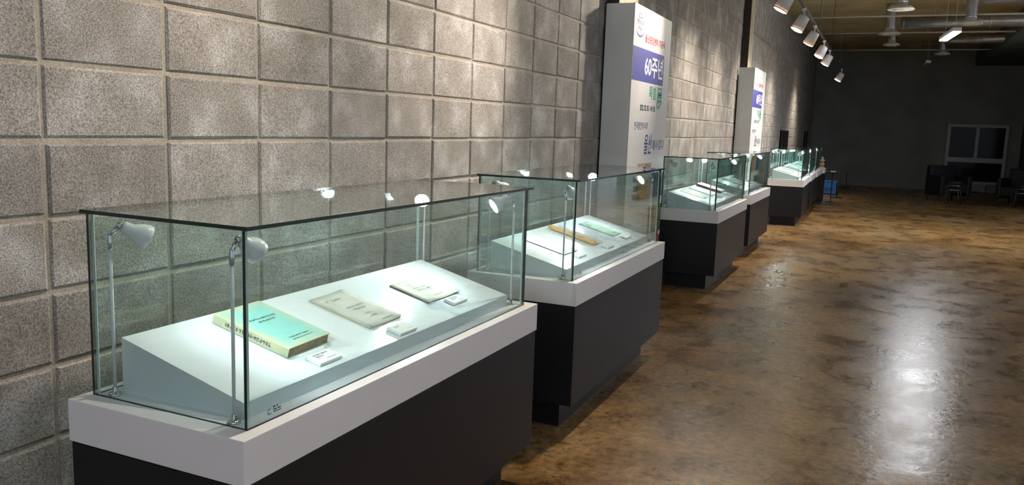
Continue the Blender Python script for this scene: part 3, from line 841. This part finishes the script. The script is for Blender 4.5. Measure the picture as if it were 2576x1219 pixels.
diffuser(1.02, 21.0, 3.3, 0.16, 'dim round air diffuser behind the lit pendant light')
for k, (y, z, x1, lab) in enumerate(((15.9, 3.5, 4.5, 'nearer thin white pipe across the ceiling'), (18.4, 3.5, 4.5, 'farther thin white pipe across the ceiling'), (22.5, 3.55, 4.0, 'faint thin pipe across the ceiling by the back wall'))):
    root = empty('ceiling_pipe', (0, y, z)); tag(root, lab, 'pipe', 'thin pipes under the ceiling')
    MB().lathe([(0.017, 0), (0.017, x1 + 1.6)], (-1.6, 0, 0), (1, 0, 0), 10).build('pipe_run', M['conduit'], root)
    for xx in (-1.2, 0.6, 2.2):
        MB().lathe([(0.004, 0.0), (0.004, Z_CEIL - z)], (xx, 0, 0), seg=6).build('hanger_rod', M['conduit'], root)
def duct(name, pts, r, label):
    root = empty(name, pts[0]); tag(root, label, 'duct', 'silver ventilation ducts')
    o = Vector(pts[0])
    b = MB().tube([Vector(p) - o for p in pts], r, 24); b.build('duct_run', M['galv'], root)
    d = (Vector(pts[1]) - o); L = d.length; n = int(L / 0.6)
    for k in range(n + 1):
        MB().lathe([(r + 0.002, -0.012), (r + 0.014, -0.010), (r + 0.014, 0.010), (r + 0.002, 0.012)], d.normalized() * (0.05 + (L - 0.1) * k / max(n, 1)), d, 24).build('seam_band', M['galv'], root)
    return root
duct('air_duct', [(0.10, 17.3, 3.55), (3.0, 17.1, 3.55)], 0.11, 'silver round duct running crosswise behind the pendant light')
duct('air_duct', [(1.0, 20.2, 3.55), (3.4, 20.0, 3.55)], 0.10, 'farther silver duct low behind the pendant light')
duct('air_duct', [(1.20, 14.5, 3.62), (3.4, 14.1, 3.62)], 0.14, 'silver duct at the top right corner of the picture')
bk2 = MB().box(2.1, 3.4, 17.5, Y_BACK, 3.45, Z_CEIL, 0, 0.01).build('trim_3', M['greenwall']); tag(bk2, kind='structure')

# ------------------------------------------------------------------ far end of the hall
M['upvc'] = paint('window_frame_white', (0.42, 0.42, 0.44), 0.45)
M['nightglass'] = paint('night_window_glass', (0.010, 0.012, 0.018), 0.10, spec=0.1)
wn = empty('window_1', (2.34, Y_BACK - 0.05, 0)); tag(wn, kind='structure')
for (a, b, c, d) in ((-0.74, -0.66, 0.30, 1.86), (0.66, 0.74, 0.30, 1.86), (-0.66, 0.66, 1.78, 1.86), (-0.66, 0.66, 0.82, 0.95), (-0.04, 0.04, 0.95, 1.78)):
    MB().box(a, b, -0.05, 0.05, c, d, 0, 0.004).build('frame_bar', M['upvc'], wn)
MB().box(-0.66, -0.04, -0.005, 0.005, 0.95, 1.78).build('pane', M['nightglass'], wn)
MB().box(0.04, 0.66, 0.010, 0.020, 0.95, 1.78).build('pane', M['nightglass'], wn)
MB().box(-0.66, 0.66, -0.005, 0.005, 0.30, 0.82).build('pane', M['nightglass'], wn)
MB().box(-0.74, 0.74, -0.05, 0.05, 0.24, 0.30, 0, 0.004).build('frame_bar', M['upvc'], wn)
M['leather'] = paint('black_leather', (0.010, 0.010, 0.013), 0.45, var=0.2, scale=30, spec=0.25)
def armchair(x, y, rz, label):
    root = empty('armchair', (x, y, 0), rz); tag(root, label, 'chair', 'black armchairs')
    MB().box(-0.30, 0.30, -0.30, 0.28, 0.20, 0.42, 0, 0.03).build('seat', M['leather'], root)
    MB().box(-0.34, 0.34, 0.20, 0.36, 0.20, 0.82, 0, 0.04).build('backrest', M['leather'], root)
    for s in (-1, 1):
        MB().box(min(s * 0.27, s * 0.38), max(s * 0.27, s * 0.38), -0.32, 0.30, 0.14, 0.60, 0, 0.03).build('armrest', M['leather'], root)
    for sx in (-0.30, 0.30):
        for sy in (-0.24, 0.28):
            MB().lathe([(0.018, 0), (0.022, 0.20)], (sx, sy, 0), seg=10).build('leg', M['trackblack'], root)
armchair(1.46, 21.6, 0.5, 'black armchair left of the pale panel under the window')
armchair(2.90, 21.6, -0.5, 'black armchair right of the pale panel under the window')
def stool(x, y, label):
    root = empty('round_stool', (x, y, 0)); tag(root, label, 'stool', 'black round stools')
    MB().lathe([(0.17, 0.44), (0.19, 0.46), (0.19, 0.50), (0.17, 0.53), (0.05, 0.54)], seg=24).build('seat', M['leather'], root)
    for zz in (0.32, 0.42):
        MB().lathe([(0.165, zz), (0.172, zz + 0.008), (0.165, zz + 0.016), (0.158, zz + 0.008)], seg=24, cap=False).build('ring', M['chrome'], root)
    for k in range(4):
        an = k * math.pi / 2 + 0.5
        MB().tube([(0.19 * math.cos(an), 0.19 * math.sin(an), 0), (0.155 * math.cos(an), 0.155 * math.sin(an), 0.45)], 0.012, 8).build('leg', M['trackblack'], root)
stool(1.52, 20.6, 'black round stool in front of the left armchair')
stool(2.86, 20.7, 'black round stool in front of the right armchair')
M['panel'] = paint('pale_green_panel', (0.25, 0.30, 0.27), 0.6)
pn = empty('low_panel', (2.30, Y_BACK - 0.10, 0)); tag(pn, 'low pale panel below the dark window', 'heater')
MB().box(-0.36, 0.36, -0.10, 0.08, 0.03, 0.20, 0, 0.006).build('panel_body', M['panel'], pn)
MB().box(-0.38, 0.38, -0.12, 0.08, 0.20, 0.235, 0, 0.006).build('panel_cap', M['upvc'], pn)
for s in (-0.3, 0.3): MB().box(s - 0.02, s + 0.02, -0.05, 0.05, 0, 0.03).build('foot', M['panel'], pn)
# blue crate
M['crate'] = paint('blue_plastic', (0.03, 0.17, 0.50), 0.45)
M['crate_shade'] = paint('blue_plastic_shade', (0.02, 0.09, 0.30), 0.5)
cr = empty('storage_crate', (-1.10, 21.6, 0)); tag(cr, 'blue plastic storage crate on the floor behind the farthest case', 'crate')
W_, D_, H_ = 0.17, 0.22, 0.30
for (a, b, c, d) in ((-W_, W_, -D_, -D_ + 0.02), (-W_, W_, D_ - 0.02, D_), (-W_, -W_ + 0.02, -D_, D_), (W_ - 0.02, W_, -D_, D_)):
    MB().box(a, b, c, d, 0, H_, 0, 0.003).build('side_wall', M['crate'], cr)
MB().box(-W_, W_, -D_, D_, 0, 0.02).build('base', M['crate'], cr)
MB().box(-W_ - 0.012, W_ + 0.012, -D_ - 0.012, D_ + 0.012, H_, H_ + 0.035, 0, 0.006).build('lid', M['crate'], cr)
MB().box(-0.11, 0.09, -D_ - 0.004, -D_, 0.08, 0.17).build('grip_shade', M['crate_shade'], cr)  # thin plate in darker blue, paints the shade inside a recess
# low rope posts
def post(x, y, label):
    root = empty('barrier_post', (x, y, 0)); tag(root, label, 'post', 'low black barrier posts')
    MB().box(-0.12, 0.12, -0.12, 0.12, 0, 0.02, 0, 0.004).build('base_plate', M['trackblack'], root)
    MB().lathe([(0.011, 0.02), (0.011, 0.40)], seg=10).build('pole', M['trackblack'], root)
    MB().lathe([(0.012, 0.40), (0.019, 0.405), (0.019, 0.425), (0.010, 0.432)], seg=12).build('cap', M['trackblack'], root)
post(-0.873, 20.40, 'low black barrier post beside the blue crate')
post(-0.826, 24.0, 'low black barrier post farther back near the dark wall')
# black boards on the block wall
def wall_board(y0, y1, z0, z1, label):
    root = empty('wall_board', (WX + 0.002, (y0 + y1) / 2, z0)); tag(root, label, 'board', 'black boards on the block wall')
    hy = (y1 - y0) / 2; h = z1 - z0
    MB().box(0.0, 0.025, -hy, hy, 0, h).build('board_panel', M['black'], root)
    for (a, b, c, d) in ((-hy, hy, 0, 0.03), (-hy, hy, h - 0.03, h), (-hy, -hy + 0.03, 0.03, h - 0.03), (hy - 0.03, hy, 0.03, h - 0.03)):
        MB().box(0.0, 0.04, a, b, c, d, 0, 0.003).build('frame_bar', M['trackblack'], root)
wall_board(17.95, 19.25, 0.45, 1.50, 'black framed board on the block wall behind the farthest cases')
wall_board(23.6, 24.5, 0.45, 1.52, 'black framed board in the dark corner past the warm light pool')
# pedestal and models past the last case
pd = empty('pedestal', (-1.30, 18.95, 0)); tag(pd, 'white-topped black pedestal just past the farthest case', 'pedestal')
MB().box(-0.24, 0.20, -0.22, 0.22, 0, 0.62).build('pedestal_body', M['black'], pd)
MB().box(-0.25, 0.21, -0.23, 0.23, 0.62, 0.72, 0, 0.003).build('pedestal_top', M['white'], pd)
M['terracotta'] = paint('terracotta', (0.50, 0.22, 0.10), 0.7)
M['straw'] = paint('straw', (0.62, 0.52, 0.36), 0.7)
tw = empty('tiered_model', (-1.17, 18.95, 0.72)); tag(tw, 'small tiered beige and orange model on the pedestal', 'model')
zz = 0
for k, (r, h, mt) in enumerate(((0.060, 0.03, 'straw'), (0.045, 0.05, 'terracotta'), (0.056, 0.02, 'straw'), (0.040, 0.06, 'terracotta'), (0.052, 0.025, 'straw'), (0.024, 0.06, 'straw'))):
    MB().lathe([(r, zz), (r * 0.95, zz + h)], seg=16).build('tier', M[mt], tw); zz += h
tr = empty('tray_stand', (-0.93, 18.9, 0)); tag(tr, 'black tray stand with a pale card past the farthest case', 'stand')
MB().lathe([(0.11, 0), (0.10, 0.015), (0.02, 0.02), (0.012, 0.03), (0.012, 0.63)], seg=16).build('stand_pole', M['trackblack'], tr)
MB().lathe([(0.05, 0.62), (0.13, 0.635), (0.14, 0.655), (0.12, 0.65)], seg=20).build('tray', M['trackblack'], tr)
MB().box(-0.05, 0.05, -0.05, 0.05, 0.650, 0.675, 0, 0.006).build('pale_card', M['cream'], tr)
